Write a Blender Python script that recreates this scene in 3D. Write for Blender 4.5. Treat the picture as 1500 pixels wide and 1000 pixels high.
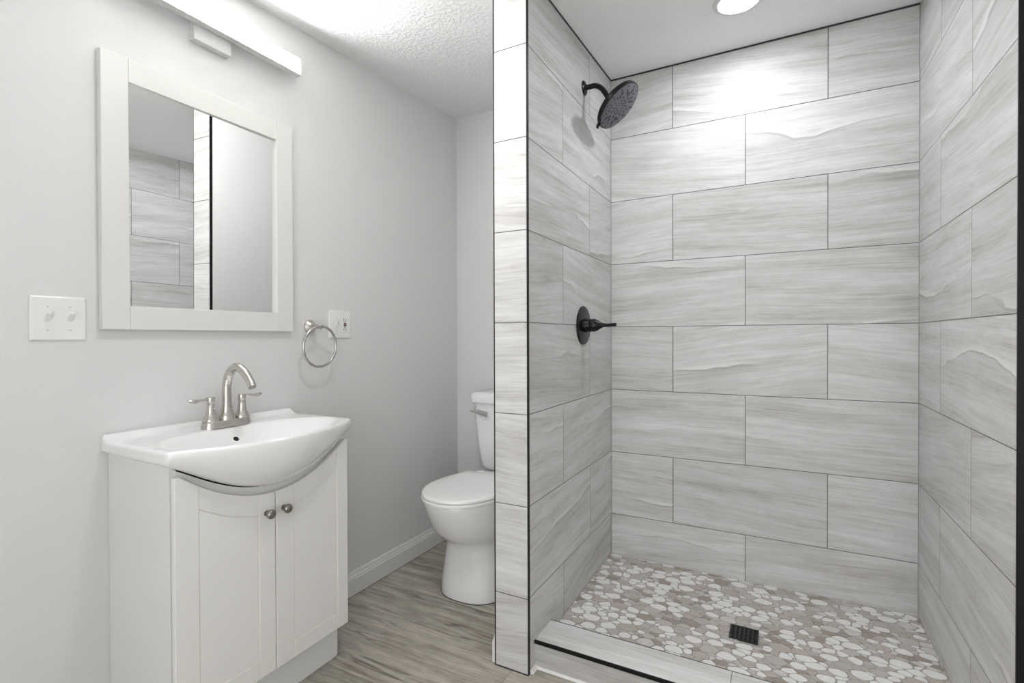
import bpy, bmesh, math, random
from mathutils import Vector, Matrix
random.seed(7)
C = bpy.context.scene.collection
for o in list(bpy.data.objects): bpy.data.objects.remove(o)
PI = math.pi
H = 1.118                      # eye height above the bathroom floor; z below is measured from the eye

# ------------------------------------------------------------------ camera, world, exposure
def set_camera():
    f, yaw, pit, rol = 737.0, 0.4906, 0.0079, -0.0033
    c, s = math.cos(yaw), math.sin(yaw)
    r = Vector((c, s, 0)); d = Vector((-s, c, 0)); z = Vector((0, 0, 1))
    u = z*math.cos(pit) + d*math.sin(pit)
    fw = d*math.cos(pit) - z*math.sin(pit)
    R = r*math.cos(rol) + u*math.sin(rol)
    U = -r*math.sin(rol) + u*math.cos(rol)
    cam = bpy.data.cameras.new('camera'); co = bpy.data.objects.new('camera', cam); C.objects.link(co)
    cam.sensor_fit = 'HORIZONTAL'; cam.sensor_width = 36; cam.lens = f/1500*36; cam.clip_start = 0.02
    m = Matrix((R, U, -fw)).transposed().to_4x4(); m.translation = Vector((0, 0, H))
    co.matrix_world = m
    bpy.context.scene.camera = co
set_camera()
vs = bpy.context.scene.view_settings
vs.view_transform = 'Standard'; vs.look = 'None'; vs.gamma = 1; vs.use_curve_mapping = False
vs.exposure = 1.5
W_STR, BAR_STR, CAN_STR, SHOWER_STR = 1.15, 42.0, 46.0, 43.0
world = bpy.data.worlds.new('world'); bpy.context.scene.world = world; world.use_nodes = True
bg = world.node_tree.nodes['Background']; bg.inputs[0].default_value = (0.98, 0.99, 1.0, 1); bg.inputs[1].default_value = W_STR

# ------------------------------------------------------------------ material helpers
class NT:
    def __init__(s, name):
        s.m = bpy.data.materials.new(name); s.m.use_nodes = True
        s.t = s.m.node_tree; s.b = s.t.nodes['Principled BSDF']; s._p = None
    def n(s, typ, **kw):
        k = s.t.nodes.new(typ)
        for a, v in kw.items(): setattr(k, a, v)
        return k
    def put(s, sock, v):
        if isinstance(v, bpy.types.NodeSocket): s.t.links.new(v, sock)
        elif isinstance(v, bpy.types.Node): s.t.links.new(v.outputs[0], sock)
        else: sock.default_value = v
    def math(s, op, a, b=0.0, c=None, clamp=False):
        k = s.n('ShaderNodeMath', operation=op, use_clamp=clamp); s.put(k.inputs[0], a); s.put(k.inputs[1], b)
        if c is not None: s.put(k.inputs[2], c)
        return k.outputs[0]
    def xyz(s, x=0.0, y=0.0, z=0.0):
        k = s.n('ShaderNodeCombineXYZ'); s.put(k.inputs[0], x); s.put(k.inputs[1], y); s.put(k.inputs[2], z); return k.outputs[0]
    def sep(s, v):
        k = s.n('ShaderNodeSeparateXYZ'); s.put(k.inputs[0], v); return k.outputs
    def pos(s):
        if s._p is None: s._p = s.n('ShaderNodeTexCoord').outputs['Object']
        return s._p
    def noise(s, vec, scale=1.0, detail=4.0, rough=0.55, dist=0.0):
        k = s.n('ShaderNodeTexNoise'); s.put(k.inputs['Vector'], vec)
        k.inputs['Scale'].default_value = scale; k.inputs['Detail'].default_value = detail
        k.inputs['Roughness'].default_value = rough; k.inputs['Distortion'].default_value = dist
        return k.outputs[0]
    def rng(s, v, a, b, c=0.0, d=1.0, smooth=False):
        k = s.n('ShaderNodeMapRange'); k.interpolation_type = 'SMOOTHSTEP' if smooth else 'LINEAR'
        s.put(k.inputs[0], v)
        for i, q in enumerate((a, b, c, d)): s.put(k.inputs[i+1], q)
        return k.outputs[0]
    def mix(s, f, a, b):
        k = s.n('ShaderNodeMix', data_type='RGBA'); s.put(k.inputs[0], f); s.put(k.inputs[6], a); s.put(k.inputs[7], b); return k.outputs[2]
    def ramp(s, f, stops):
        k = s.n('ShaderNodeValToRGB'); s.put(k.inputs[0], f)
        e = k.color_ramp.elements
        while len(e) < len(stops): e.new(0.5)
        for q, (p, col) in zip(e, stops): q.position = p; q.color = (*col, 1)
        return k.outputs[0]
    def bump(s, h, dist, strength=1.0):
        k = s.n('ShaderNodeBump'); k.inputs['Strength'].default_value = strength; k.inputs['Distance'].default_value = dist
        s.put(k.inputs['Height'], h); s.t.links.new(k.outputs[0], s.b.inputs['Normal'])
    def set(s, **kw):
        for a, v in kw.items(): s.put(s.b.inputs[a.replace('_', ' ')], v)
        return s.m
def c4(*c): return (*c, 1.0)

def plain(name, col, rough=0.5, metal=0.0, noise_amt=0.02, scale=30, bump=0.0, spec=0.5, coat=0.0):
    t = NT(name); n = t.noise(t.pos(), scale, 4)
    lo = tuple(x*(1-noise_amt) for x in col); hi = tuple(min(1, x*(1+noise_amt)) for x in col)
    t.set(Base_Color=t.ramp(n, [(0.3, lo), (0.7, hi)]), Roughness=rough, Metallic=metal, Specular_IOR_Level=spec, Coat_Weight=coat)
    if bump: t.bump(n, bump)
    return t.m

T = 0.3048; Z0 = 0.0496        # tile module and height of one course line
def tile_mat(name, axis, uj, seed, grout=0.0028, col_joints=True, tint=(1, 1, 1)):
    t = NT(name); x, y, z = t.sep(t.pos()); u = x if axis == 'x' else y
    v = t.math('SUBTRACT', z, Z0); vr = t.math('DIVIDE', v, T)
    row = t.math('FLOOR', vr); fv = t.math('FRACT', vr)
    par = t.math('FLOORED_MODULO', row, 2.0)
    us = t.math('ADD', t.math('DIVIDE', t.math('SUBTRACT', u, uj), 2*T), t.math('MULTIPLY', t.math('SUBTRACT', par, 1.0), 0.5))
    col = t.math('FLOOR', us); fu = t.math('FRACT', us)
    dv = t.math('MULTIPLY', t.math('MINIMUM', fv, t.math('SUBTRACT', 1.0, fv)), T)
    du = t.math('MULTIPLY', t.math('MINIMUM', fu, t.math('SUBTRACT', 1.0, fu)), 2*T)
    d = t.math('MINIMUM', du, dv) if col_joints else dv
    g = t.rng(d, grout*0.36, grout*0.64, 1.0, 0.0)
    wn = t.n('ShaderNodeTexWhiteNoise', noise_dimensions='3D'); t.put(wn.inputs['Vector'], t.xyz(row, col, seed))
    r1, r2, r3 = t.sep(wn.outputs['Color'])
    stone(t, u, v, r1, r2, r3, g, tint)
    return t.m
def stone(t, u, v, r1, r2, r3, g, tint, direct=None):
    uo = t.math('ADD', u, t.math('MULTIPLY', r1, 37.0)); vo = t.math('ADD', v, t.math('MULTIPLY', r2, 23.0))
    slope = t.math('MULTIPLY', t.math('SUBTRACT', r3, 0.5), 0.30)
    vs_ = t.math('ADD', vo, t.math('MULTIPLY', uo, slope))
    w = t.noise(t.xyz(t.math('MULTIPLY', uo, 2.2), t.math('MULTIPLY', vs_, 5.0), r3), 1.0, 4, 0.5)
    vw = t.math('ADD', vs_, t.math('MULTIPLY', w, 0.034))
    n1 = t.noise(t.xyz(t.math('MULTIPLY', uo, 1.5), t.math('MULTIPLY', vw, 17.0), r1), 1.0, 5, 0.6)
    n2 = t.noise(t.xyz(t.math('MULTIPLY', uo, 4.0), t.math('MULTIPLY', vw, 150.0), r2), 1.0, 6, 0.7)
    n4 = t.noise(t.xyz(t.math('MULTIPLY', uo, 13.0), t.math('MULTIPLY', vw, 34.0), r2), 1.0, 5, 0.65)
    n3 = t.noise(t.xyz(t.math('MULTIPLY', uo, 1.1), t.math('MULTIPLY', vw, 2.6), t.math('ADD', r1, 4.0)), 1.0, 4, 0.5)
    ph = t.math('FRACT', t.math('ADD', t.math('MULTIPLY', vw, 3.1), t.math('MULTIPLY', n3, 1.15)))
    mk = t.rng(t.noise(t.xyz(t.math('MULTIPLY', uo, 1.6), t.math('MULTIPLY', vw, 5.0), t.math('ADD', r2, 8.0)), 1.0, 3, 0.5), 0.44, 0.66, 0.0, 1.0, True)
    s_ = t.math('ADD', t.math('MULTIPLY', n1, 0.48), t.math('ADD', t.math('MULTIPLY', n2, 0.40), t.math('MULTIPLY', n4, 0.14)))
    base = t.ramp(s_, [(0.36, (0.375, 0.362, 0.342)), (0.455, (0.515, 0.506, 0.490)), (0.54, (0.605, 0.602, 0.596)), (0.66, (0.72, 0.72, 0.715))])
    shade = t.math('MULTIPLY', t.math('POWER', ph, 3.0), t.math('MULTIPLY', mk, 0.38))
    base = t.mix(shade, base, c4(0.36, 0.35, 0.335))
    vein = t.rng(ph, 0.004, 0.085, 1.0, 0.0, True)
    base = t.mix(t.math('MULTIPLY', vein, t.math('MULTIPLY', mk, 0.75)), base, c4(0.76, 0.755, 0.74))
    hair = t.rng(t.math('ABSOLUTE', t.math('SUBTRACT', ph, 0.985)), 0.002, 0.014, 1.0, 0.0, True)
    base = t.mix(t.math('MULTIPLY', hair, t.math('MULTIPLY', mk, t.math('MULTIPLY', n4, 0.8))), base, c4(0.25, 0.24, 0.225))
    fl = t.math('ADD', 0.95, t.math('MULTIPLY', r2, 0.09))
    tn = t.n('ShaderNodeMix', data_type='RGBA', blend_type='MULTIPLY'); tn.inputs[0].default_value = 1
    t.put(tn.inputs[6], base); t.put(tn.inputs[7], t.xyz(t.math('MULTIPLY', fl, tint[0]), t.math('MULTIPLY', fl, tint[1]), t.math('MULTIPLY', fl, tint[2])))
    if g is not None: base = t.mix(g, tn.outputs[2], c4(0.115, 0.112, 0.108))
    else: base = tn.outputs[2]
    t.set(Base_Color=base, Roughness=t.rng(s_, 0.3, 0.7, 0.42, 0.34), Specular_IOR_Level=0.45)
    hgt = t.math('SUBTRACT', t.math('MULTIPLY', s_, 0.25), g if g is not None else 0.0)
    t.bump(hgt, 0.0012, 0.7)
def slab_stone(name, seed, tint):
    t = NT(name); x, y, z = t.sep(t.pos())
    stone(t, x, t.math('ADD', y, z), seed, seed*0.37, 0.5, None, tint); return t.m

def painted_mat(name, col, bumpd=0.0006, rough=0.55):
    t = NT(name); p = t.pos(); n = t.noise(p, 160, 3); b = t.noise(p, 1.3, 2)
    t.set(Base_Color=t.mix(t.math('MULTIPLY', b, 0.12), c4(*col), c4(*(q*0.94 for q in col))), Roughness=rough, Specular_IOR_Level=0.35)
    t.bump(n, bumpd, 0.35); return t.m

def ceiling_mat():
    t = NT('textured white ceiling paint'); p = t.pos(); x, y, z = t.sep(p)
    v = t.n('ShaderNodeTexVoronoi', feature='SMOOTH_F1'); 
    w = t.noise(p, 12, 3); 
    t.put(v.inputs['Vector'], t.xyz(t.math('ADD', x, t.math('MULTIPLY', w, 0.06)), t.math('ADD', y, t.math('MULTIPLY', w, -0.05)), z))
    v.inputs['Scale'].default_value = 58
    r = t.rng(t.noise(p, 62, 5, 0.62, 0.6), 0.42, 0.68, 0.0, 1.0, True)
    fine = t.noise(p, 190, 3, 0.6)
    ins = t.rng(x, -0.80, -0.74, 0.0, 1.0)            # the shower's part of the ceiling is rolled smoother
    h = t.math('ADD', t.math('MULTIPLY', t.math('ADD', r, t.math('MULTIPLY', v.outputs[0], 0.6)), t.rng(ins, 0, 1, 1.0, 0.10)), t.math('MULTIPLY', fine, 0.28))
    t.set(Base_Color=c4(0.87, 0.87, 0.87), Roughness=0.85, Specular_IOR_Level=0.2)
    t.bump(h, 0.004, 0.6); return t.m

def wood_mat():
    t = NT('grey brown weathered vinyl plank'); x, y, z = t.sep(t.pos())
    PW, PL = 0.178, 1.22
    yr = t.math('DIVIDE', t.math('ADD', y, 0.03), PW); row = t.math('FLOOR', yr); fy = t.math('FRACT', yr)
    off = t.n('ShaderNodeTexWhiteNoise', noise_dimensions='1D'); t.put(off.inputs['W'], row)
    xs = t.math('ADD', t.math('DIVIDE', x, PL), off.outputs['Value']); col = t.math('FLOOR', xs); fx = t.math('FRACT', xs)
    wn = t.n('ShaderNodeTexWhiteNoise', noise_dimensions='3D'); t.put(wn.inputs['Vector'], t.xyz(row, col, 3.0))
    r1, r2, r3 = t.sep(wn.outputs['Color'])
    uo = t.math('ADD', x, t.math('MULTIPLY', r1, 31.0)); vo = t.math('ADD', y, t.math('MULTIPLY', r2, 17.0))
    w = t.noise(t.xyz(t.math('MULTIPLY', uo, 3.0), t.math('MULTIPLY', vo, 9.0), r3), 1.0, 3)
    vw = t.math('ADD', vo, t.math('MULTIPLY', w, 0.016))
    n1 = t.noise(t.xyz(t.math('MULTIPLY', uo, 2.4), t.math('MULTIPLY', vw, 30.0), r1), 1.0, 6, 0.66)
    n2 = t.noise(t.xyz(t.math('MULTIPLY', uo, 9.0), t.math('MULTIPLY', vw, 130.0), r2), 1.0, 4, 0.65)
    n4 = t.noise(t.xyz(t.math('MULTIPLY', uo, 14.0), t.math('MULTIPLY', vw, 30.0), r2), 1.0, 5, 0.7)
    s_ = t.math('ADD', t.math('MULTIPLY', n1, 0.56), t.math('ADD', t.math('MULTIPLY', n2, 0.24), t.math('MULTIPLY', n4, 0.22)))
    base = t.ramp(s_, [(0.35, (0.155, 0.132, 0.104)), (0.45, (0.275, 0.248, 0.208)), (0.54, (0.39, 0.362, 0.315)), (0.68, (0.56, 0.53, 0.48))])
    cr = t.noise(t.xyz(t.math('MULTIPLY', uo, 0.8), t.math('MULTIPLY', vw, 15.0), t.math('ADD', r3, 9.0)), 1.0, 2, 0.45)
    line = t.rng(t.math('ABSOLUTE', t.math('SUBTRACT', cr, 0.58)), 0.0015, 0.012, 1.0, 0.0, True)
    base = t.mix(t.math('MULTIPLY', line, t.math('MULTIPLY', n4, 1.1)), base, c4(0.06, 0.05, 0.04))
    dy = t.math('MULTIPLY', t.math('MINIMUM', fy, t.math('SUBTRACT', 1.0, fy)), PW)
    dx = t.math('MULTIPLY', t.math('MINIMUM', fx, t.math('SUBTRACT', 1.0, fx)), PL)
    g = t.rng(t.math('MINIMUM', dx, dy), 0.0004, 0.0014, 1.0, 0.0)
    tn = t.n('ShaderNodeMix', data_type='RGBA', blend_type='MULTIPLY'); tn.inputs[0].default_value = 1
    t.put(tn.inputs[6], base); fl = t.math('ADD', 0.88, t.math('MULTIPLY', r1, 0.24)); t.put(tn.inputs[7], t.xyz(fl, fl, t.math('MULTIPLY', fl, 0.985)))
    base = t.mix(t.math('MULTIPLY', g, 0.55), tn.outputs[2], c4(0.05, 0.043, 0.036))
    t.set(Base_Color=base, Roughness=0.5, Specular_IOR_Level=0.35)
    t.bump(t.math('SUBTRACT', t.math('SUBTRACT', s_, t.math('MULTIPLY', line, 0.5)), g), 0.001, 0.6); return t.m

def pebble_mat(name, a, b):
    t = NT(name); uv = t.n('ShaderNodeUVMap'); uv.uv_map = 'vein'
    x, y, z = t.sep(uv.outputs[0])
    n = t.noise(t.xyz(t.math('MULTIPLY', x, 9.0), t.math('MULTIPLY', y, 150.0), 0.0), 1.0, 4, 0.6)
    t.set(Base_Color=t.ramp(n, [(0.32, a), (0.66, b)]), Roughness=0.5, Specular_IOR_Level=0.4); t.bump(n, 0.0005, 0.5); return t.m

def brushed(name, col, rough=0.3):
    t = NT(name); p = t.pos(); x, y, z = t.sep(p)
    n = t.noise(t.xyz(t.math('MULTIPLY', x, 40.0), t.math('MULTIPLY', y, 40.0), t.math('MULTIPLY', z, 160.0)), 1.0, 3)
    t.set(Base_Color=c4(*col), Metallic=1.0, Roughness=t.rng(n, 0.3, 0.7, rough-0.015, rough+0.02)); return t.m

def emit(name, col, strength):
    t = NT(name); n = t.noise(t.pos(), 5, 2)
    t.set(Base_Color=c4(0.9, 0.9, 0.9), Emission_Color=t.mix(t.math('MULTIPLY', n, 0.02), c4(*col), c4(*(q*0.98 for q in col))), Emission_Strength=strength, Roughness=0.4); return t.m

M = dict(
    wall=painted_mat('pale grey wall paint', (0.69, 0.69, 0.685)),
    ceil=ceiling_mat(), wood=wood_mat(),
    trimw=plain('white satin trim paint', (0.72, 0.72, 0.71), 0.35),
    tback=tile_mat('grey vein stone tile back', 'x', -0.441, 3.0),
    tleft=tile_mat('grey vein stone tile left', 'y', 2.097, 11.0),
    tright=tile_mat('grey vein stone tile right', 'y', 2.121, 19.0),
    tfront=tile_mat('grey vein stone tile end', 'x', -1.2, 27.0, col_joints=False),
    curbtop=slab_stone('top lit vein stone threshold', 0.31, (1.13, 1.13, 1.13)), curbface=slab_stone('vein stone threshold face', 0.77, (.86, .855, .84)),  # threshold top tinted brighter, light from above put into its colour
    black=plain('black metal edge trim', (0.008, 0.008, 0.008), 0.4, 0.0, spec=0.2),
    gap=plain('dark joint sealant', (0.03, 0.03, 0.03), 0.7),
    caulk=plain('white sealant', (0.74, 0.73, 0.70), 0.5),
    grout=plain('warm grey mosaic grout', (0.37, 0.35, 0.33), 0.8, bump=0.0008, scale=200),
    ceramic=plain('white glazed ceramic', (0.83, 0.83, 0.83), 0.09, noise_amt=0.004, coat=0.5),
    cer_toilet=plain('white vitreous china', (0.84, 0.84, 0.835), 0.10, noise_amt=0.004, coat=0.4),
    plastic=plain('white seat plastic', (0.84, 0.84, 0.835), 0.22, noise_amt=0.004),
    cab=plain('white painted cabinet', (0.74, 0.74, 0.72), 0.36, noise_amt=0.008, scale=8),
    cabdoor=plain('warm white painted door', (0.78, 0.77, 0.74), 0.34, noise_amt=0.008, scale=8),
    frame=plain('warm white painted frame', (0.71, 0.705, 0.675), 0.34, noise_amt=0.006, scale=8),
    nickel=brushed('brushed nickel', (0.60, 0.575, 0.535), 0.26),
    pewter=brushed('dark pewter', (0.30, 0.285, 0.26), 0.28),
    chrome=brushed('polished chrome', (0.72, 0.72, 0.72), 0.14),
    bronze=plain('dark oil rubbed bronze', (0.012, 0.010, 0.0095), 0.27, 0.2, noise_amt=0.1, spec=0.3),
    face=plain('charcoal rubber faceplate', (0.105, 0.105, 0.125), 0.42),
    nozzle=plain('black spray nozzle', (0.012, 0.012, 0.015), 0.6),
    plate=plain('white switch plastic', (0.78, 0.78, 0.775), 0.28, noise_amt=0.003),
    slot=plain('black socket slot', (0.01, 0.01, 0.01), 0.6), red=plain('dark red button', (0.16, 0.02, 0.02), 0.5),
    drain=plain('black drain metal', (0.012, 0.012, 0.012), 0.4), void=plain('dark opening', (0.006, 0.006, 0.006), 0.9),
    housing=plain('white lamp housing', (0.66, 0.66, 0.655), 0.4),
    bar=emit('lit opal acrylic bar', (1.0, 0.995, 0.985), BAR_STR),
    can=emit('lit ceiling lens warm', (1.0, 0.985, 0.965), CAN_STR),
    can_s=emit('lit shower lens cool', (0.925, 0.96, 1.0), SHOWER_STR),
)
def mirror_mat():
    t = NT('silvered glass'); t.set(Base_Color=t.ramp(t.noise(t.pos(), 3, 2), [(0, (0.90, 0.915, 0.91)), (1, (0.905, 0.92, 0.915))]), Metallic=1.0, Roughness=0.0); return t.m
M['mirror'] = mirror_mat()

# ------------------------------------------------------------------ mesh helpers
def link(name, bm, mat, parent=None, smooth=None, bevel=0.0, seg=2):
    me = bpy.data.meshes.new(name)
    bmesh.ops.recalc_face_normals(bm, faces=bm.faces)
    bm.to_mesh(me); bm.free()
    for m in (mat if isinstance(mat, (list, tuple)) else [mat]): me.materials.append(m)
    o = bpy.data.objects.new(name, me); C.objects.link(o)
    if parent: o.parent = parent
    else: o.location.z = H
    if smooth is not None:
        for p in me.polygons: p.use_smooth = True
        if smooth < 3:
            me.update()
            b2 = bmesh.new(); b2.from_mesh(me)
            for e in b2.edges:
                if len(e.link_faces) == 2 and e.calc_face_angle(0) > smooth: e.smooth = False
            b2.to_mesh(me); b2.free()
    if bevel:
        md = o.modifiers.new('edge', 'BEVEL'); md.width = bevel; md.segments = seg; md.limit_method = 'ANGLE'; md.angle_limit = 0.6
    return o
def BM(): return bmesh.new()
def box(bm, x0, x1, y0, y1, z0, z1, mi=0):
    v = [bm.verts.new(p) for p in ((x0,y0,z0),(x1,y0,z0),(x1,y1,z0),(x0,y1,z0),(x0,y0,z1),(x1,y0,z1),(x1,y1,z1),(x0,y1,z1))]
    for q in ((0,3,2,1),(4,5,6,7),(0,1,5,4),(1,2,6,5),(2,3,7,6),(3,0,4,7)):
        f = bm.faces.new([v[i] for i in q]); f.material_index = mi
    return bm
def prism(bm, poly, axis, a, b, mi=0):
    """poly: 2-D outline; axis 'x' -> poly is (y,z), 'y' -> (x,z), 'z' -> (x,y)"""
    def P(p, t): return {'x': (t, p[0], p[1]), 'y': (p[0], t, p[1]), 'z': (p[0], p[1], t)}[axis]
    A = [bm.verts.new(P(p, a)) for p in poly]; B = [bm.verts.new(P(p, b)) for p in poly]
    n = len(poly)
    fs = [bm.faces.new(A), bm.faces.new(B[::-1])] + [bm.faces.new((A[i], B[i], B[(i+1)%n], A[(i+1)%n])) for i in range(n)]
    for f in fs: f.material_index = mi
    return bm
def loft(bm, rings, closed=True, caps=True, mi=0):
    R = [[bm.verts.new(p) for p in r] for r in rings]; n = len(R[0])
    for i in range(len(R)-1):
        for j in range(n if closed else n-1):
            k = (j+1) % n
            f = bm.faces.new((R[i][j], R[i][k], R[i+1][k], R[i+1][j])); f.material_index = mi
    if caps:
        bm.faces.new(R[0][::-1]).material_index = mi; bm.faces.new(R[-1]).material_index = mi
    return R
def frame_of(d):
    d = Vector(d).normalized(); a = Vector((0, 0, 1)) if abs(d.z) < 0.9 else Vector((1, 0, 0))
    s = d.cross(a).normalized(); return s, s.cross(d).normalized(), d
def lathe(bm, prof, origin, axis, seg=40, mi=0):
    """prof: list of (distance along the axis, radius)"""
    s, u, d = frame_of(axis); o = Vector(origin); rings = []
    for t, r in prof:
        r = max(r, 0.0002)
        rings.append([o + d*t + (s*math.cos(a) + u*math.sin(a))*r for a in (2*PI*i/seg for i in range(seg))])
    loft(bm, rings, mi=mi); return bm
def tube(bm, path, radii, seg=20, flat=None, mi=0, closed=False):
    path = [Vector(p) for p in path]; n = len(path); rings = []; ref = None
    for i, p in enumerate(path):
        if closed: d = (path[(i+1)%n] - path[i-1])
        else: d = path[min(i+1, n-1)] - path[max(i-1, 0)]
        d.normalize()
        if ref is None: ref = frame_of(d)[0]
        s = (ref - d*ref.dot(d)).normalized(); ref = s; u = d.cross(s)
        r = radii[i] if isinstance(radii, (list, tuple)) else radii
        fs, fu = (flat[i] if flat else (1, 1))
        rings.append([p + s*math.cos(a)*r*fs + u*math.sin(a)*r*fu for a in (2*PI*k/seg for k in range(seg))])
    if closed:
        R = [[bm.verts.new(q) for q in r] for r in rings]
        for i in range(n):
            for j in range(seg): bm.faces.new((R[i][j], R[i][(j+1)%seg], R[(i+1)%n][(j+1)%seg], R[(i+1)%n][j]))
    else: loft(bm, rings, mi=mi)
    return bm
def spline(pts, n=8):
    P = [Vector(p) for p in pts]; P = [2*P[0]-P[1]] + P + [2*P[-1]-P[-2]]; out = []
    for i in range(1, len(P)-2):
        a, b, c, d = P[i-1:i+3]
        for k in range(n):
            t = k/n
            out.append(0.5*((2*b) + (c-a)*t + (2*a-5*b+4*c-d)*t*t + (3*b-a-3*c+d)*t**3))
    out.append(P[-2]); return out
def thing(name, label, cat, loc, rotz=0.0, group=None):
    o = bpy.data.objects.new(name, None); C.objects.link(o); o.empty_display_size = 0.05
    o.location = (loc[0], loc[1], loc[2]+H); o.rotation_euler.z = rotz; o['label'] = label; o['category'] = cat
    if group: o['group'] = group
    o['_b'] = 1
    return o
def part(name, bm, mat, parent, world=True, **kw):
    """a part whose mesh was drawn in room coordinates; moved so that it sits under its parent"""
    if world:
        r = parent; off = Vector((0, 0, 0))
        while r.parent: r = r.parent
        bmesh.ops.translate(bm, verts=bm.verts, vec=-Vector((r.location.x, r.location.y, r.location.z - H)))
    return link(name, bm, mat, parent, **kw)
def struct(name, bm, mat, label=None, **kw):
    o = link(name, bm, mat, **kw); o['kind'] = 'structure'
    if label: o['label'] = label
    return o

# ------------------------------------------------------------------ room shell
XW, YB, XL, XR, XPL, YP = -1.645, 2.41, -0.735, 0.463, -0.8605, 1.482
ZF = -H; ZS = -1.066
def zc(y): return 1.256 - 0.058*(YB - y)
YN, XE = -1.0, 1.35
struct('floor', box(BM(), XW-.1, XE+.1, YN-.1, YB+.1, ZF-.08, ZF), M['wood'], 'grey brown wood look plank floor')
bm = BM(); prism(bm, [(YN-.1, zc(YN-.1)), (YB+.1, zc(YB+.1)), (YB+.1, zc(YB+.1)+.1), (YN-.1, zc(YN-.1)+.1)], 'x', XW-.1, XE+.1)
struct('ceiling', bm, M['ceil'], 'white textured ceiling')
struct('wall_left', prism(BM(), [(YN, ZF), (YB+.1, ZF), (YB+.1, zc(YB+.1)), (YN, zc(YN))], 'x', XW-.1, XW), M['wall'], 'pale grey painted wall behind the vanity')
struct('wall_back', box(BM(), XW, XPL+.03, YB, YB+.1, ZF, zc(YB)), M['wall'], 'pale grey painted wall behind the toilet')
struct('wall_partition', prism(BM(), [(YP+.01, ZF), (YB, ZF), (YB, zc(YB)), (YP+.01, zc(YP))], 'x', XPL, XL-.01), M['wall'], 'painted side of the shower partition')
struct('wall_partition_front', prism(BM(), [(YP, ZF+.004), (YP+.01, ZF+.004), (YP+.01, zc(YP+.01)), (YP, zc(YP))], 'x', XPL+.003, XL-.0012), M['tfront'], 'tiled end of the shower partition')
struct('wall_shower_left', prism(BM(), [(YP+.003, ZF+.002), (YB, ZF+.002), (YB, zc(YB)), (YP+.003, zc(YP))], 'x', XL-.01, XL), M['tleft'], 'tiled shower wall with the shower head')
struct('wall_shower_back', box(BM(), XPL+.03, XR+.12, YB, YB+.1, ZF, zc(YB)), M['tback'], 'tiled back wall of the shower')
YR = 1.512
struct('wall_shower_right', prism(BM(), [(YR, ZF), (YB, ZF), (YB, zc(YB)), (YR, zc(YR))], 'x', XR, XR+.12), M['tright'], 'tiled right wall of the shower')
struct('wall_right_return', prism(BM(), [(YR+.012, ZF), (YR+.112, ZF), (YR+.112, zc(YR+.112)), (YR+.012, zc(YR+.012))], 'x', XR+.12, XE), M['wall'])
struct('wall_right', prism(BM(), [(YN, ZF), (YR+.1, ZF), (YR+.1, zc(YR+.1)), (YN, zc(YN))], 'x', XE, XE+.1), M['wall'])
bm = BM(); box(bm, XW, -0.75, YN-.1, YN, ZF, zc(YN)); box(bm, 0.95, XE, YN-.1, YN, ZF, zc(YN)); box(bm, -0.75, 0.95, YN-.1, YN, 0.92, zc(YN))  # unseen near wall, its wide opening added to let world light in
struct('wall_near', bm, M['wall'])
# black edge trims and dark joints
struct('trim_1', prism(BM(), [(YP-.0005, ZF), (YP+.013, ZF), (YP+.013, zc(YP)), (YP-.0005, zc(YP))], 'x', XL-.0012, XL+.0012), M['black'], 'black metal edge on the shower side of the partition')
struct('trim_2', prism(BM(), [(YP-.0005, ZF), (YP+.012, ZF), (YP+.012, zc(YP)), (YP-.0005, zc(YP))], 'x', XPL-.0012, XPL+.0030), M['black'], 'thin dark edge on the toilet side of the partition')
struct('trim_3', prism(BM(), [(YR-.004, ZF), (YR+.001, ZF), (YR+.001, zc(YR)), (YR-.004, zc(YR))], 'x', XR-.001, XR+.013), M['black'], 'black metal edge of the right shower wall')
struct('trim_4', box(BM(), XL, XR, YB-.004, YB+.001, zc(YB)-.006, zc(YB)+.001), M['gap'], 'dark joint above the back shower tiles')
struct('trim_5', prism(BM(), [(YP+.004, zc(YP)-.005), (YB, zc(YB)-.005), (YB, zc(YB)), (YP+.004, zc(YP))], 'x', XL-.001, XL+.003), M['gap'], 'dark joint above the left shower tiles')
for nm, a in (('trim_6', (XL, XL+.002, YB-.002, YB+.001)), ('trim_7', (XR-.002, XR, YB-.002, YB+.001))):
    struct(nm, box(BM(), *a, ZS, zc(YB)), plain('corner sealant '+nm, (0.30, 0.30, 0.295), 0.7))
struct('trim_8', box(BM(), XPL, XL, YP-.0012, YP+.002, ZF, ZF+.0035), M['gap'], 'dark joint at the foot of the partition')
# shower kerb
YK0, YK1, ZK = 1.532, 1.668, -1.024
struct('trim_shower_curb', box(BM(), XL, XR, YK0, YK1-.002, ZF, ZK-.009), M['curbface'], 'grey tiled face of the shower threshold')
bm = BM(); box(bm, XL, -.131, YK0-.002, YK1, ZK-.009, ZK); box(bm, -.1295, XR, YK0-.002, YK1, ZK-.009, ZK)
struct('trim_threshold', bm, M['curbtop'], 'stone threshold of the shower, top light tinted in', bevel=.0006, seg=1)
struct('trim_9', box(BM(), XL, XR, YK0-.004, YK0+.002, ZK-.0105, ZK+.0008), M['black'], 'black metal edge along the threshold')
struct('trim_10', box(BM(), XL, XR, YK1-.0005, YK1+.002, ZS, ZK+.0006), M['gap'], 'dark joint behind the threshold')
bm = BM(); prism(bm, [(YK0+.001, ZF), (YK0-.006, ZF), (YK0-.004, ZF+.003), (YK0+.001, ZF+.008)], 'x', XL, XR)
prism(bm, [(XL+.001, ZF), (XL+.012, ZF), (XL+.001, ZF+.012)], 'y', YP+.012, YK0)
struct('trim_11', bm, M['caulk'], 'white sealant at the foot of the threshold')
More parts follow.
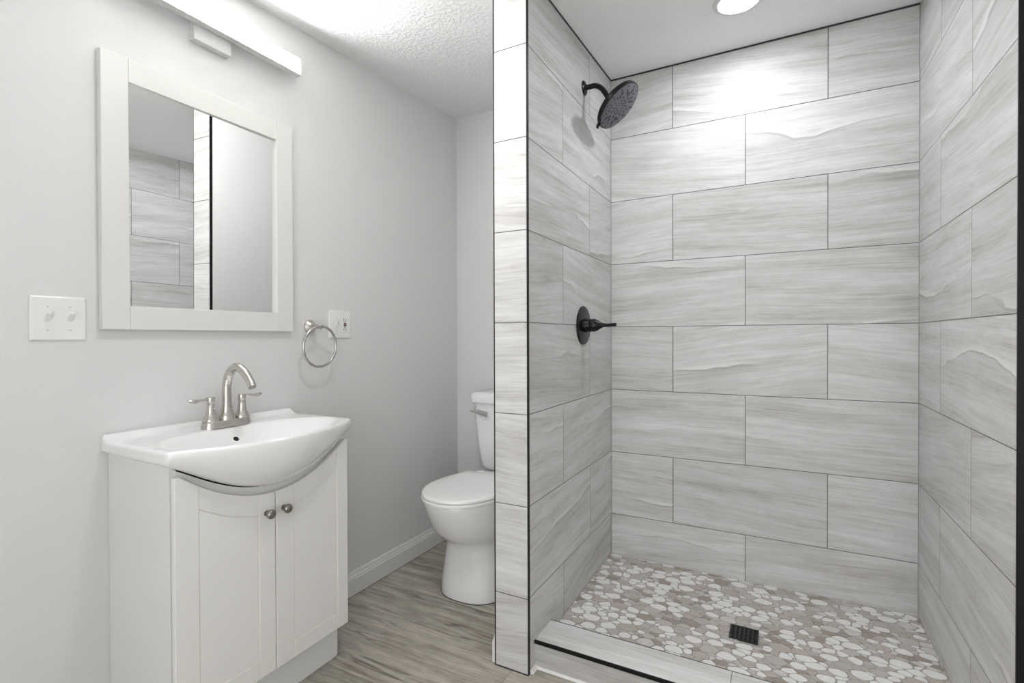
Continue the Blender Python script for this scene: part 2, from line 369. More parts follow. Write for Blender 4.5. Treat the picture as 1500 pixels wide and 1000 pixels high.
# skirting
def skirt(name, path_fn, label):
    prof = [(0, 0), (.014, 0), (.014, .070), (.0115, .074), (.0115, .080), (.008, .084), (.0065, .094), (.003, .100), (0, .100)]
    return struct(name, path_fn(prof), M['trimw'], label, smooth=0.5)
skirt('baseboard_left', lambda p: prism(BM(), [(XW+a, ZF+.003+b) for a, b in p], 'y', 1.275, YB), 'white moulded skirting along the left wall')
skirt('baseboard_back', lambda p: prism(BM(), [(YB-a, ZF+.003+b) for a, b in p], 'x', XW, XPL), 'white skirting behind the toilet')
skirt('baseboard_partition', lambda p: prism(BM(), [(XPL-a, ZF+.003+b) for a, b in p], 'y', YP+.004, YB), 'end of the skirting on the partition')
bm = BM(); box(bm, XW, XW+.0125, 1.275, YB, ZF, ZF+.003); struct('trim_12', bm, M['gap'], 'dark gap under the left skirting')

# pebble mosaic of the shower floor
def pebbles():
    rnd = random.Random(21); x0, x1, y0, y1 = XL, XR, YK1, YB
    pts = []; tries = 0; AN = 1.45
    while tries < 24000:
        tries += 1
        p = (rnd.uniform(x0-.03, x1+.03), rnd.uniform(y0-.03, y1+.03)); rmin = rnd.choice((.015, .021, .026, .031))
        if all(((p[0]-q[0])/AN)**2 + (p[1]-q[1])**2 > (0.5*(rmin+q[2]))**2*1.0 for q in pts): pts.append((p[0], p[1], rmin))
    def clip(poly, a, b, c):           # keep a*x+b*y<=c
        out = []
        for i in range(len(poly)):
            p, q = poly[i], poly[(i+1) % len(poly)]; dp = a*p[0]+b*p[1]-c; dq = a*q[0]+b*q[1]-c
            if dp <= 0: out.append(p)
            if (dp < 0 < dq) or (dq < 0 < dp):
                t = dp/(dp-dq); out.append((p[0]+(q[0]-p[0])*t, p[1]+(q[1]-p[1])*t))
        return out
    bm = BM(); box(bm, x0, x1, y0, y1, ZF, ZS-.0016, 0)
    uvs = []; pts = [(p[0]/AN, p[1], p[2]) for p in pts]
    for i, s in enumerate(pts):
        kind = rnd.random(); kind = kind**1.35 if s[2] > .020 else .30+.70*kind
        white = kind < 0.50
        poly = [(s[0]-.08, s[1]-.08), (s[0]+.08, s[1]-.08), (s[0]+.08, s[1]+.08), (s[0]-.08, s[1]+.08)]
        for j, q in enumerate(pts):
            dx, dy = q[0]-s[0], q[1]-s[1]; d2 = dx*dx+dy*dy
            if j == i or d2 > .0196: continue
            d = math.sqrt(d2); off = 0.5*d + 0.32*(s[2]**2-q[2]**2)/d - (0.0013 if white else 0.0007)
            poly = clip(poly, dx/d, dy/d, (dx*s[0]+dy*s[1])/d + off)
            if len(poly) < 3: break
        if len(poly) < 3: continue
        cx = sum(p[0] for p in poly)/len(poly); cy = sum(p[1] for p in poly)/len(poly)
        if white:                       # drop slivers and round the white stones more
            poly = [(cx+(p[0]-cx)*.97, cy+(p[1]-cy)*.97) for p in poly]
        for it in range(2):
            k = 0.25 if it == 1 else (0.22 if white else 0.12)
            n = []
            for a in range(len(poly)):
                p, q = poly[a], poly[(a+1) % len(poly)]
                n += [(p[0]+(q[0]-p[0])*k, p[1]+(q[1]-p[1])*k), (p[0]+(q[0]-p[0])*(1-k), p[1]+(q[1]-p[1])*(1-k))]
            poly = n
        poly = [(p[0]*AN, p[1]) for p in poly]; cx *= AN
        for h in ((-1, 0, -x0-.001), (1, 0, x1-.001), (0, -1, -y0-.003), (0, 1, y1-.001)):
            poly = clip(poly, *h)
            if len(poly) < 3: break
        if len(poly) < 3: continue
        if -.165 < cx < -.066 and 1.926 < cy < 2.021: continue
        cl = []
        for p in poly:
            if not cl or (p[0]-cl[-1][0])**2 + (p[1]-cl[-1][1])**2 > 1e-8: cl.append(p)
        if len(cl) < 3: continue
        mi = 1 + (0 if kind < .42 else 1 if white else 2 + min(4, int((kind-.50)/.50*5)) if kind < .999 else rnd.randint(2, 6))
        ang = rnd.uniform(0, PI); ca, sa = math.cos(ang), math.sin(ang); ou, ov = rnd.uniform(0, 40), rnd.uniform(0, 40)
        n0 = len(bm.faces); top = [bm.verts.new((p[0], p[1], ZS)) for p in cl]; bot = [bm.verts.new((p[0], p[1], ZS-.0018)) for p in cl]
        fs = [bm.faces.new(top)] + [bm.faces.new((bot[a], bot[(a+1) % len(cl)], top[(a+1) % len(cl)], top[a])) for a in range(len(cl))]
        for f in fs: f.material_index = mi; uvs.append((f, ca, sa, ou, ov))
    lay = bm.loops.layers.uv.new('vein')
    for f, ca, sa, ou, ov in uvs:
        for l in f.loops:
            x, y = l.vert.co.x, l.vert.co.y; l[lay].uv = (ou+x*ca+y*sa, ov-x*sa+y*ca)
    mats = [M['grout'], pebble_mat('white pebble', (.76, .75, .73), (.85, .845, .83)), pebble_mat('pale pebble', (.56, .545, .52), (.68, .665, .64)),
            pebble_mat('taupe pebble', (.42, .375, .335), (.53, .485, .44)), pebble_mat('grey pebble', (.44, .42, .395), (.53, .51, .485)),
            pebble_mat('rose taupe pebble', (.44, .39, .36), (.54, .49, .455)), pebble_mat('stone grey pebble', (.49, .46, .425), (.58, .55, .52)),
            pebble_mat('brown pebble', (.30, .255, .22), (.41, .36, .315))]
    return struct('floor_shower', bm, mats, 'shower floor of sliced white and taupe pebbles')
pebbles()

# ------------------------------------------------------------------ vanity cabinet
VC, Y0, Y1 = 0.985, 0.700, 1.268          # centre line and outer sides
XD = -1.325                              # front face of the doors
vt = thing('vanity_cabinet', 'warm white bathroom vanity cabinet with two arched doors under the sink', 'cabinet', (-1.5, VC, ZF))
def bowl_q(y): return min(1.0, abs(y-.986)/.302)
def bowl_bottom(y): return -.316 - .115*(1-bowl_q(y)**2)**1.3
def arch(y):
    d = min(abs(y-VC), .268); return -.455 + .1063*(d/.268)**2.0
for ya in (Y0, Y1-.016):
    bm = prism(BM(), [(XW+.001, ZF), (-1.380, ZF), (-1.380, -.985), (XD-.0195, -.985), (XD-.0195, -.3165), (XW+.001, -.3165)], 'y', ya, ya+.016)
    part('side_panel', bm, M['cab'], vt, bevel=.001)
bm = BM(); box(bm, XW+.001, XD-.018, Y0+.016, Y1-.016, -.985, -.969); part('bottom_panel', bm, M['cab'], vt)
ys = [Y0+.016 + (Y1-Y0-.032)*i/48 for i in range(49)]
bm = BM(); prism(bm, [(ys[0], -.56)] + [(ys[-1], -.56)] + [(y, bowl_bottom(y)-.004) for y in ys[::-1]], 'x', XD-.034, XD-.018)
part('apron_panel', bm, M['cab'], vt)
bm = BM(); box(bm, -1.395, -1.3795, Y0+.016, Y1-.016, ZF, -.985); part('toe_kick', bm, M['cab'], vt)
def door(ya, yb, hinge_left):
    bm = BM(); s = 0.060; XB = XD-.016
    ia, ib = (ya+s, yb-.053) if hinge_left else (ya+.063, yb-.046)
    zb, zr = -.986, -.931
    def strip(p, q, n=14): return [(p+(q-p)*i/n) for i in range(n+1)]
    lo = lambda y: arch(y)-.060
    pieces = []
    pieces.append([(ya, zb), (ia, zb)] + [(y, arch(y)) for y in strip(ia, ya)])
    pieces.append([(ib, zb), (yb, zb)] + [(y, arch(y)) for y in strip(yb, ib)])
    pieces.append([(ia, zb), (ib, zb), (ib, zr), (ia, zr)])
    pieces.append([(y, lo(y)) for y in strip(ia, ib)] + [(y, arch(y)) for y in strip(ib, ia)])
    pieces.append([(ia, zr), (ib, zr)] + [(y, lo(y)) for y in strip(ib, ia)])
    for i, p in enumerate(pieces): prism(bm, p, 'x', XB, XD-(.0012 if i == 4 else 0))
    return part('door', bm, M['cabdoor'], vt, bevel=.0019, seg=2)
def knob(dr, y, z):
    bm = BM(); lathe(bm, [(0, .0085), (.002, .0085), (.003, .006), (.010, .0052), (.013, .008), (.016, .0125), (.020, .0138), (.025, .0128), (.0285, .008), (.0295, 0)], (XD-.0002, y, z), (1, 0, 0), 28)
    k = part('knob', bm, M['pewter'], dr, smooth=0.8); k['label'] = 'round dark pewter knob'
d1 = door(Y0+.002, VC-.0013, True); knob(d1, VC-.030, -.511)
d2 = door(VC+.0013, Y1-.002, False); knob(d2, VC+.027, -.511)

# ------------------------------------------------------------------ ceramic sink top
SY0, SY1 = .684, 1.288
def sink_section(y):
    q = bowl_q(y); edge = min(y-SY0, SY1-y); R = .010
    e = R*(1-math.sqrt(max(0, 1-(1-min(edge, R)/R)**2))) if edge < R else 0.0
    xr = -1.326 + .083*(1-q*q); zb = bowl_bottom(y); P = []
    top = -.2805 - e
    def surf(x):
        # ledge, deck and basin
        zl = -.262 - e
        t = (x-(XW+.008))/.044
        if t <= 0: base = zl
        elif t >= 1: base = top
        else: base = top + (zl-top)*(1-t)**2
        rx = (x+1.392)/(.160 if x < -1.392 else (.162-.040*(q*q))); ry = (y-.986)/.285
        r2 = rx*rx+ry*ry
        if r2 < 1: base -= .100*(1-r2)**1.25
        return base
    P.append((XW+.0005, -.314+e)); P.append((XW+.0005, -.268-e)); P.append((XW+.003, -.263-e))
    N = 46; xe = xr-.012
    for i in range(N+1): x = XW+.006 + (xe-XW-.006)*i/N; P.append((x, surf(x)))
    for a in (30, 60, 90): P.append((xe+(.012-e)*math.sin(math.radians(a)), top-.012*(1-math.cos(math.radians(a)))))
    xf = xe+.012-e; zt = top-.012; K = 16; xe2 = -1.339
    for i in range(1, K+1):
        t = i/K*PI/2; P.append((xe2+(xf-xe2)*math.cos(t)**.9, zt+(zb+e-zt)*math.sin(t)**.95))
    P.append((-1.365, zb+e+.0)); 
    P.append((-1.40, -.316+e+(zb+.316)*.8)); P.append((-1.52, -.316+e+(zb+.316)*.5)); P.append((-1.60, -.314+e))
    return [(x, y, z) for x, z in P]
ysl = [SY0+d for d in (0.0, .0008, .0025, .005, .0075, .010)] + [SY0+.010+(SY1-SY0-.020)*i/72 for i in range(1, 72)] + [SY1-d for d in (.010, .0075, .005, .0025, .0008, 0.0)]
sk = thing('sink', 'white ceramic sink top with bowed front resting on the vanity cabinet', 'sink', (-1.5, .986, -.316))
bm = BM(); loft(bm, [sink_section(y) for y in ysl]); part('basin', bm, M['ceramic'], sk, smooth=1.0)
bm = BM(); nrm = Vector((.72, 0, .69)); lathe(bm, [(-.004, .0085), (.0012, .0085), (.0012, .0078)], (-1.512, .985, -.3165), nrm, 24)
oh = part('overflow_hole', bm, M['void'], sk); oh['label'] = 'round dark overflow hole'
bm = BM(); lathe(bm, [(-.004, .021), (.002, .021), (.004, .018), (.0045, .0)], (-1.40, .986, -.386), (0, 0, 1), 30); part('drain_plug', bm, M['nickel'], sk, smooth=.8)

# ------------------------------------------------------------------ faucet
FX, FY, FZ = -1.571, .993, -.2803
ft = thing('faucet', 'brushed nickel two handle faucet with arched spout on the sink deck', 'faucet', (FX, FY, FZ))
def stadium(hx, hy, z, n=10):
    r = hx; L = hy-hx
    return [(FX+r*math.cos(a), FY+L+r*math.sin(a), z) for a in (PI*i/n for i in range(n+1))] + [(FX+r*math.cos(a), FY-L+r*math.sin(a), z) for a in (PI+PI*i/n for i in range(n+1))]
bm = BM(); loft(bm, [stadium(.0268, .080, FZ), stadium(.0266, .0798, FZ+.002), stadium(.0245, .0765, FZ+.016), stadium(.0238, .0755, FZ+.020), stadium(.0225, .0735, FZ+.0215)])
part('base_plate', bm, M['nickel'], ft, smooth=.7)
zt = FZ+.0215
bm = BM(); path = spline([(FX, FY, zt), (FX, FY, zt+.03), (FX, FY, zt+.075), (FX+.002, FY, zt+.115), (FX+.018, FY, zt+.150), (FX+.052, FY, zt+.169), (FX+.088, FY, zt+.156), (FX+.116, FY, zt+.128), (FX+.130, FY, zt+.108)], 8)
N = len(path); rad = []
for i in range(N):
    t = i/(N-1); s_ = i/8
    rad.append(.0255-.004*min(1, s_*1.2)-.0075*min(1, max(0, s_-.45)/1.1) if s_ < 2 else .0137-.0002*(s_-2))
bm = tube(BM(), path, rad, 28); part('spout', bm, M['nickel'], ft, smooth=.8)
bm = BM(); dn = (path[-1]-path[-3]).normalized(); lathe(bm, [(-.002, .0100), (.003, .0098), (.003, .007)], path[-1], dn, 24); ar = part('aerator', bm, M['pewter'], ft, smooth=.6)
for sgn in (-1, 1):
    hy = FY+sgn*.0515
    bm = BM(); lathe(bm, [(0, .0235), (.003, .0238), (.010, .0205), (.024, .0150), (.040, .0120), (.052, .0113), (.0530, .0105)], (FX, hy, zt), (0, 0, 1), 30)
    h = part('handle', bm, M['nickel'], ft, smooth=.7)
    bm = BM(); lathe(bm, [(0, .0108), (.001, .0114), (.019, .0122), (.0215, .0112), (.022, 0)], (FX, hy, zt+.054), (0, 0, 1), 28)
    lp = [(FX+.002, hy+sgn*a, zt+.054+b) for a, b in ((.004, .015), (.018, .0165), (.034, .0150), (.050, .0135), (.062, .0155), (.070, .0185))]
    tube(bm, spline(lp, 5), [.0062, .0062, .006, .006, .006, .006, .006, .006, .0062, .0064, .0066, .0070, .0074, .0078, .0082, .0086, .0090, .0092, .0092, .009, .0085, .008, .007, .006, .005, .003][:26], 16,
         flat=[(1.0, .62)]*26)
    part('lever', bm, M['nickel'], h, smooth=.7)

# ------------------------------------------------------------------ mirror
MO = (XW+.0008, .681, .026); MW, MH, MT = .606, .764, .022
mr = thing('mirror', 'rectangular wall mirror in a warm white flat frame above the sink', 'mirror', MO)
def mbox(y0, y1, z0, z1, a=0.0, b=MT): return box(BM(), a, b, y0, y1, z0, z1)
S1 = .0665
for y0, y1 in ((0, S1), (MW-S1, MW)): part('stile', mbox(y0, y1, 0, MH), M['frame'], mr, world=False, bevel=.0018)
for z0, z1 in ((0, S1), (MH-S1, MH)): part('rail', mbox(S1+.0002, MW-S1-.0002, z0, z1, 0, MT-.0004), M['frame'], mr, world=False, bevel=.0014)
gb = mbox(S1-.003, MW-S1+.003, S1-.004, MH-S1+.004, .0085, .0125)      # the glass sits slightly askew in its frame
bmesh.ops.rotate(gb, cent=(.0105, MW/2, MH/2), matrix=Matrix.Rotation(.0185, 3, 'Z') @ Matrix.Rotation(.0055, 3, 'Y'), verts=gb.verts)
part('glass', gb, M['mirror'], mr, world=False)

# ------------------------------------------------------------------ vanity light bar
LB0, LB1, LZ0, LZ1 = .668, 1.303, .985, 1.044
lt = thing('vanity_light', 'long lit white light bar on the wall over the mirror', 'light', (XW, .986, .985))
bm = box(BM(), XW+.0005, XW+.028, .927, 1.047, .939, 1.082); part('mounting_plate', bm, M['housing'], lt, bevel=.0015)
bm = BM(); box(bm, XW+.0285, XW+.033, LB0+.008, LB1-.008, LZ0, LZ1-.002); box(bm, XW+.033, XW+.058, LB0+.008, LB1-.008, LZ0, LZ0+.003); box(bm, XW+.033, XW+.0585, LB0+.008, LB1-.008, LZ1-.002, LZ1+.0012)
part('housing', bm, M['housing'], lt)
bm = BM(); box(bm, XW+.0335, XW+.060, LB0+.008, LB1-.008, LZ0+.0034, LZ1-.0024); part('diffuser', bm, M['bar'], lt, bevel=.002)
for y0 in (LB0, LB1-.0075):
    bm = box(BM(), XW+.0285, XW+.0595, y0, y0+.0075, LZ0, LZ1); part('end_cap', bm, M['housing'], lt, bevel=.0015)

# ------------------------------------------------------------------ switches and socket
def wall_plate(root, yc, zc_, w, h):
    bm = BM(); x = XW
    def rr(i, xx): return [(xx, yc-w/2+i, zc_-h/2+i), (xx, yc+w/2-i, zc_-h/2+i), (xx, yc+w/2-i, zc_+h/2-i), (xx, yc-w/2+i, zc_+h/2-i)]
    loft(bm, [rr(0, x+.0002), rr(0, x+.003), rr(.0015, x+.0045), rr(.005, x+.0058)])
    return part('plate', bm, M['plate'], root, bevel=.0007)
def toggle(root, y, z, up=True):
    bm = BM(); box(bm, XW+.0056, XW+.0064, y-.0052, y+.0052, z-.012, z+.012)
    s = 1 if up else -1
    prism(bm, [(XW+.006, z-.0085), (XW+.006, z+.0085), (XW+.0175, z+s*.0165), (XW+.0195, z+s*.0135), (XW+.0185, z+s*.0095)], 'y', y-.0042, y+.0042)
    return part('toggle', bm, M['plate'], root, bevel=.0008)
def screw(root, y, z):
    bm = BM(); lathe(bm, [(0, .0034), (.0009, .0030), (.0012, .0018)], (XW+.0055, y, z), (1, 0, 0), 16)
    box(bm, XW+.0066, XW+.0069, y-.0026, y+.0026, z-.0005, z+.0005, 1); part('screw', bm, [M['plate'], M['pewter']], root)
sw = thing('light_switch', 'white double toggle switch plate on the wall beside the mirror', 'switch', (XW, .594, .053))
wall_plate(sw, .594, .053, .116, .114)
for y in (.571, .617):
    toggle(sw, y, .053)
    for dz in (-.030, .030): screw(sw, y, .053+dz)
OY, OZ = 1.5325, .057
ol = thing('wall_outlet', 'white wall plate with a toggle switch and a socket beside the towel ring', 'outlet', (XW, OY, OZ))
wall_plate(ol, OY, OZ, .117, .116); toggle(ol, OY-.023, OZ)
for dz in (-.030, .030): screw(ol, OY-.023, OZ+dz)
bm = BM(); box(bm, XW+.0055, XW+.0078, OY+.023-.0165, OY+.023+.0165, OZ-.0335, OZ+.0335); rc = part('receptacle', bm, M['plate'], ol, bevel=.001)
bm = BM()
for dz in (-.021, .021):
    for dy, hh in ((-.006, .0042), (.006, .0034)): box(bm, XW+.0077, XW+.0081, OY+.023+dy-.0012, OY+.023+dy+.0012, OZ+dz-hh, OZ+dz+hh)
    lathe(bm, [(0, .0026), (.0004, .0026)], (XW+.0077, OY+.023, OZ+dz-.0085 if dz > 0 else OZ+dz+.0085), (1, 0, 0), 12)
part('slots', bm, M['slot'], rc)
part('reset_button', box(BM(), XW+.0077, XW+.0095, OY+.023-.0065, OY+.023+.0065, OZ+.001, OZ+.0065), M['red'], rc)
part('test_button', box(BM(), XW+.0077, XW+.0095, OY+.023-.0065, OY+.023+.0065, OZ-.0065, OZ-.001), M['slot'], rc)

# ------------------------------------------------------------------ towel ring
TY, TZ = 1.380, .045
tr = thing('towel_ring', 'brushed nickel towel ring hanging beside the socket plate', 'towel ring', (XW, TY, TZ))
bm = BM(); lathe(bm, [(0, .0275), (.003, .0275), (.006, .0255), (.018, .0165), (.030, .0105), (.044, .0082), (.052, .0080)], (XW+.0003, TY, TZ), (1, 0, 0), 36); part('rosette', bm, M['nickel'], tr, smooth=.6)
bm = BM(); lathe(bm, [(0, .006), (.003, .0095), (.009, .0110), (.015, .0095), (.018, .005), (.0185, 0)], (XW+.050, TY, TZ), (1, 0, 0), 28); part('finial', bm, M['nickel'], tr, smooth=.8)
RR = .0785
bm = tube(BM(), [(XW+.059+.004*math.sin(a), TY+RR*math.cos(a), TZ-RR+.001+RR*math.sin(a)) for a in (2*PI*i/72 for i in range(72))], .0052, 14, closed=True); part('ring', bm, M['nickel'], tr, smooth=3.1)

# ------------------------------------------------------------------ toilet
TX = -1.200
tl = thing('toilet', 'white two piece toilet with closed lid behind the tiled partition', 'toilet', (TX, 2.0, ZF))
def egg(z, a, yf, ym, yb, n=56, p=2.0, pb=3.2, xc=TX):
    pts = []
    for i in range(n):
        t = 2*PI*i/n; c, s = math.cos(t), math.sin(t)
        if s <= 0: e = 2/p; L = ym-yf
        else: e = 2/pb; L = yb-ym
        pts.append((xc+a*math.copysign(abs(c)**e, c), ym+L*math.copysign(abs(s)**e, s), z))
    return pts
secs = [(-1.115, .157, 1.762, 1.93, 2.26, 2.5), (-1.112, .158, 1.761, 1.93, 2.26, 2.5), (-1.06, .154, 1.764, 1.93, 2.26, 2.5), (-.98, .144, 1.772, 1.93, 2.26, 2.4), (-.91, .137, 1.777, 1.93, 2.26, 2.3),
        (-.885, .137, 1.772, 1.92, 2.25, 2.2), (-.866, .142, 1.752, 1.91, 2.24, 2.1), (-.845, .153, 1.716, 1.89, 2.22, 2), (-.81, .164, 1.678, 1.87, 2.20, 2), (-.765, .170, 1.655, 1.86, 2.19, 2), (-.715, .175, 1.628, 1.85, 2.19, 2), (-.682, .178, 1.617, 1.85, 2.19, 2), (-.675, .176, 1.620, 1.85, 2.19, 2)]
bm = BM(); loft(bm, [egg(z, a, f, m, b, p=p) for z, a, f, m, b, p in secs])
loft(bm, [egg(z, a, f, (f+b)/2, b, p=4, pb=4) for z, a, f, b in ((-.80, .10, 2.10, 2.34), (-.72, .16, 2.08, 2.38), (-.686, .17, 2.07, 2.385))])
part('bowl', bm, M['cer_toilet'], tl, smooth=.9)
bm = BM(); loft(bm, [egg(ZF+.0002, .1580, 1.7615, 1.93, 2.262, p=2.5), egg(ZF+.0030, .1592, 1.7600, 1.93, 2.262, p=2.5)])  # thin dark band round the foot of the bowl
sl = part('base_line', bm, M['gap'], tl); sl['label'] = 'dark line at the toilet foot'
def seat_shape(z, a, yf, yb, ym=1.83, nb=.13):
    pts = []; n = 40
    for i in range(n+1):
        t = PI+PI*i/n; pts.append((TX+a*math.cos(t), ym+(ym-yf)*math.sin(t), z))
    m = 12
    for i in range(1, m+1):
        t = i/m; y = ym+(yb-ym)*t; x = a-(a-nb)*(t**1.9); pts.append((TX+x, y, z))
    for i in range(m, 0, -1):
        t = i/m; y = ym+(yb-ym)*t; x = a-(a-nb)*(t**1.9); pts.append((TX-x, y, z))
    return pts
bm = BM(); loft(bm, [seat_shape(-.6735, .177, 1.614, 2.05), seat_shape(-.671, .181, 1.609, 2.055), seat_shape(-.663, .181, 1.609, 2.055), seat_shape(-.660, .178, 1.613, 2.05)]); part('seat', bm, M['plastic'], tl, smooth=.8)
bm = BM(); loft(bm, [seat_shape(-.6580, .176, 1.616, 2.05), seat_shape(-.656, .179, 1.612, 2.056), seat_shape(-.648, .179, 1.612, 2.056), seat_shape(-.6442, .176, 1.616, 2.053), seat_shape(-.6428, .170, 1.624, 2.045), seat_shape(-.6420, .12, 1.69, 1.99)]); part('lid', bm, M['plastic'], tl, smooth=.8)
for s in (-.075, .075): part('hinge', lathe(BM(), [(-.02, .012), (.02, .012)], (TX+s, 2.068, -.655), (1, 0, 0), 18), M['plastic'], tl, smooth=.6)
def rrect(z, a, y0, y1, r, n=8):
    pts = []
    for cx, cy, st in ((TX+a-r, y1-r, 0), (TX-a+r, y1-r, 90), (TX-a+r, y0+r, 180), (TX+a-r, y0+r, 270)):
        for i in range(n+1): t = math.radians(st+90*i/n); pts.append((cx+r*math.cos(t), cy+r*math.sin(t), z))
    return pts
bm = BM(); loft(bm, [rrect(-.683, 0.146, 2.235, 2.36, .03), rrect(-.678, 0.161, 2.222, 2.375, .035), rrect(-.655, 0.176, 2.207, 2.39, .04), rrect(-.56, 0.189, 2.197, 2.395, .04), rrect(-.42, 0.202, 2.190, 2.397, .04), rrect(-.334, 0.208, 2.186, 2.398, .04)])
part('tank', bm, M['cer_toilet'], tl, smooth=.8)
bm = BM(); loft(bm, [rrect(-.3335, 0.212, 2.180, 2.402, .04), rrect(-.330, 0.220, 2.172, 2.405, .045), rrect(-.300, 0.223, 2.169, 2.406, .045), rrect(-.286, 0.219, 2.173, 2.404, .045), rrect(-.2805, 0.206, 2.186, 2.392, .04), rrect(-.279, .17, 2.21, 2.37, .03)])
part('tank_lid', bm, M['cer_toilet'], tl, smooth=.8)
bm = BM(); lathe(bm, [(0, .013), (.004, .013), (.008, .009), (.020, .007)], (TX-.160, 2.191, -.379), (0, -1, 0), 22)
tube(bm, spline([(TX-.205, 2.168, -.374), (TX-.185, 2.170, -.375), (TX-.160, 2.171, -.377), (TX-.125, 2.170, -.383), (TX-.100, 2.169, -.386)], 4), [.004, .005, .006, .007, .008, .009, .009, .010, .011, .012, .0125, .013, .0135, .014, .014, .0145, .0145], 14, flat=[(.35, 1.0)]*17)
lv = part('flush_lever', bm, M['chrome'], tl, smooth=.7); lv['label'] = 'chrome flush lever'

# ------------------------------------------------------------------ shower head
SHY, SHZ = 2.030, 1.053
sh = thing('showerhead', 'dark bronze round shower head on a bent arm from the tiled wall', 'shower head', (XL, SHY, SHZ))
bm = BM(); lathe(bm, [(0, .030), (.002, .030), (.006, .026), (.009, .016), (.010, .012)], (XL+.0003, SHY, SHZ), (1, 0, 0), 36); part('escutcheon', bm, M['bronze'], sh, smooth=.6)
ax = Vector((.675, .02, -.735)).normalized(); fc = Vector((-.583, 2.028, .942))
nk = fc-ax*.062
bm = tube(BM(), spline([(XL+.004, SHY, SHZ), (XL+.03, SHY, SHZ), (XL+.052, SHY, SHZ-.002), (XL+.078, SHY, SHZ-.020), nk-ax*.012, nk+ax*.004], 7), .0108, 20); part('arm', bm, M['bronze'], sh, smooth=1.0)
bm = BM(); lathe(bm, [(-.070, .0115), (-.067, .0145), (-.055, .0150), (-.053, .0175), (-.048, .0190), (-.043, .0180), (-.040, .026), (-.034, .050), (-.027, .082), (-.021, .098), (-.015, .1035), (-.006, .1045), (-.001, .1025), (.0, .099)], fc, ax, 64)
hd = part('head', bm, M['bronze'], sh, smooth=.5)
bm = BM(); lathe(bm, [(-.001, .0985), (.0012, .0985), (.0022, .096), (.0030, .05), (.0032, 0)], fc, ax, 64)
s_, u_, d_ = frame_of(ax); rnd = random.Random(3)
def nz(r, a, l=.0032, w=.0021):
    p = fc + (s_*math.cos(a)+u_*math.sin(a))*r + d_*.0026; rd = (s_*math.cos(a)+u_*math.sin(a)); td = d_.cross(rd)
    rings = []
    for h, k in ((-.001, 1), (.0016, 1), (.0022, .6)):
        rings.append([p + rd*math.cos(q)*l*k + td*math.sin(q)*w*k + d_*h for q in (2*PI*i/10 for i in range(10))])
    loft(bm, rings, mi=1)
for k in range(14):
    a = 2*PI*k/14
    nz(.090, a, .0026, .0026)
    if k % 2: nz(.072, a+.10, .010, .0018); nz(.055, a-.05, .009, .0017)
    else: nz(.075, a, .0032, .0022); nz(.062, a+.16, .007, .0017); nz(.044, a-.1, .006, .0017)
    nz(.030, a+.2, .0035, .0016)
for k in range(8): nz(.016, 2*PI*k/8, .0028, .0016)
fp = part('face_plate', bm, [M['face'], M['nozzle']], hd, smooth=.6); fp['label'] = 'charcoal grey spray face with black nozzles'
ed = Vector((-.73, -.15, -.675)); ed = (ed-ax*ed.dot(ax)).normalized()
bm = tube(BM(), [fc-ax*.010+ed*.098, fc-ax*.010+ed*.106, fc-ax*.006+ed*.114, fc-ax*.001+ed*.117], [.007, .008, .008, .005], 14, flat=[(1.1, .8)]*4); part('selector_tab', bm, M['bronze'], sh, smooth=.8)

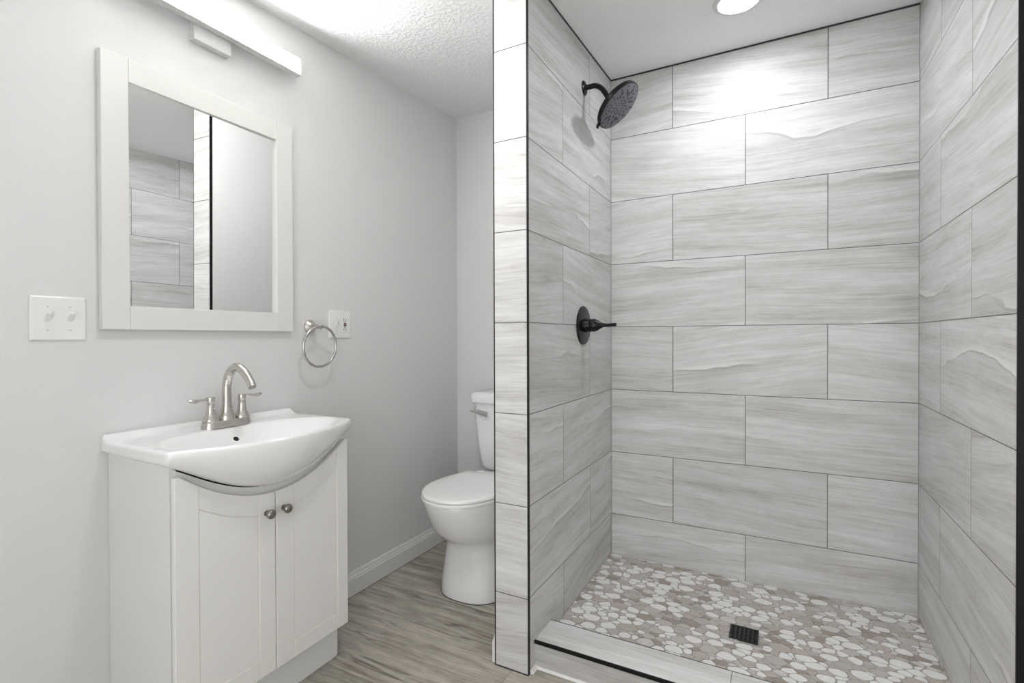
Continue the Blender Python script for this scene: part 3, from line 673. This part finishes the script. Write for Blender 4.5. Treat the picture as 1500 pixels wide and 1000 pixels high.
# ------------------------------------------------------------------ shower valve
VY, VZ = 2.012, .050
vv = thing('shower_valve', 'dark bronze shower valve with round plate and slim lever on the tiled wall', 'shower valve', (XL, VY, VZ))
bm = BM(); lathe(bm, [(0, .0815), (.003, .0815), (.006, .079), (.0085, .070), (.0095, .0)], (XL+.0003, VY, VZ), (1, 0, 0), 64); part('escutcheon', bm, M['bronze'], vv, smooth=.4)
bm = BM(); lathe(bm, [(.006, .029), (.034, .0275), (.036, .0265)], (XL, VY, VZ), (1, 0, 0), 40); part('collar', bm, M['bronze'], vv, smooth=.5)
bm = BM(); lathe(bm, [(.0365, .0265), (.040, .0275), (.052, .0270), (.064, .0225), (.074, .0155), (.084, .0100), (.094, .0078), (.102, .0072)], (XL, VY, VZ), (1, 0, 0), 36)
tube(bm, [(XL+.100, VY, VZ), (XL+.110, VY, VZ), (XL+.130, VY, VZ+.001), (XL+.143, VY, VZ+.0015)], [.0075, .0075, .0078, .0076], 16, flat=[(1.0, .9)]*4)
part('handle', bm, M['bronze'], vv, smooth=.7)

# ------------------------------------------------------------------ floor drain
DX, DY = -.1155, 1.9735
dn_ = thing('floor_drain', 'square black drain grate set in the pebble shower floor', 'drain', (DX, DY, ZS))
bm = BM(); h = .047
box(bm, DX-h, DX+h, DY-h, DY+h, ZS-.0016, ZS-.0005)
part('tray', bm, M['void'], dn_)
bm = BM()
for a in (-1, 1):
    box(bm, DX+a*h-(.005 if a > 0 else 0), DX+a*h+(0 if a > 0 else .005), DY-h, DY+h, ZS-.0005, ZS+.0022)
    box(bm, DX-h+.005, DX+h-.005, DY+a*h-(.005 if a > 0 else 0), DY+a*h+(0 if a > 0 else .005), ZS-.0005, ZS+.0022)
for i in range(1, 7): box(bm, DX-h+.005, DX+h-.005, DY-h+.005+i*.0121-.0022, DY-h+.005+i*.0121+.0022, ZS-.0004, ZS+.0018)
for i in range(1, 6): box(bm, DX-h+.005+i*.0140-.0028, DX-h+.005+i*.0140+.0028, DY-h+.005, DY+h-.005, ZS-.0004, ZS+.0017)
part('grate', bm, M['drain'], dn_)

# ------------------------------------------------------------------ ceiling lamps
def downlight(x, y, mat, label, r=.068):
    z = zc(y); nrm = Vector((0, .058, -1)).normalized()
    t = thing('ceiling_light', label, 'light', (x, y, z))
    bm = BM(); lathe(bm, [(0, r+.020), (.003, r+.019), (.006, r+.012), (.0065, r+.002), (.002, r), (0, r)], (x, y, z), nrm, 56)
    part('trim_ring', bm, M['housing'], t, smooth=.6)
    bm = BM(); lathe(bm, [(.0005, r), (.0030, r), (.0036, r*.9), (.004, 0)], (x, y, z), nrm, 48); part('lens', bm, mat, t, smooth=.6)
    return t
downlight(-.139, 2.035, M['can_s'], 'lit round ceiling light above the shower floor')
downlight(-.74, .90, M['can'], 'lit round ceiling light in front of the vanity')
for o in bpy.data.objects:
    if '_b' in o: del o['_b']
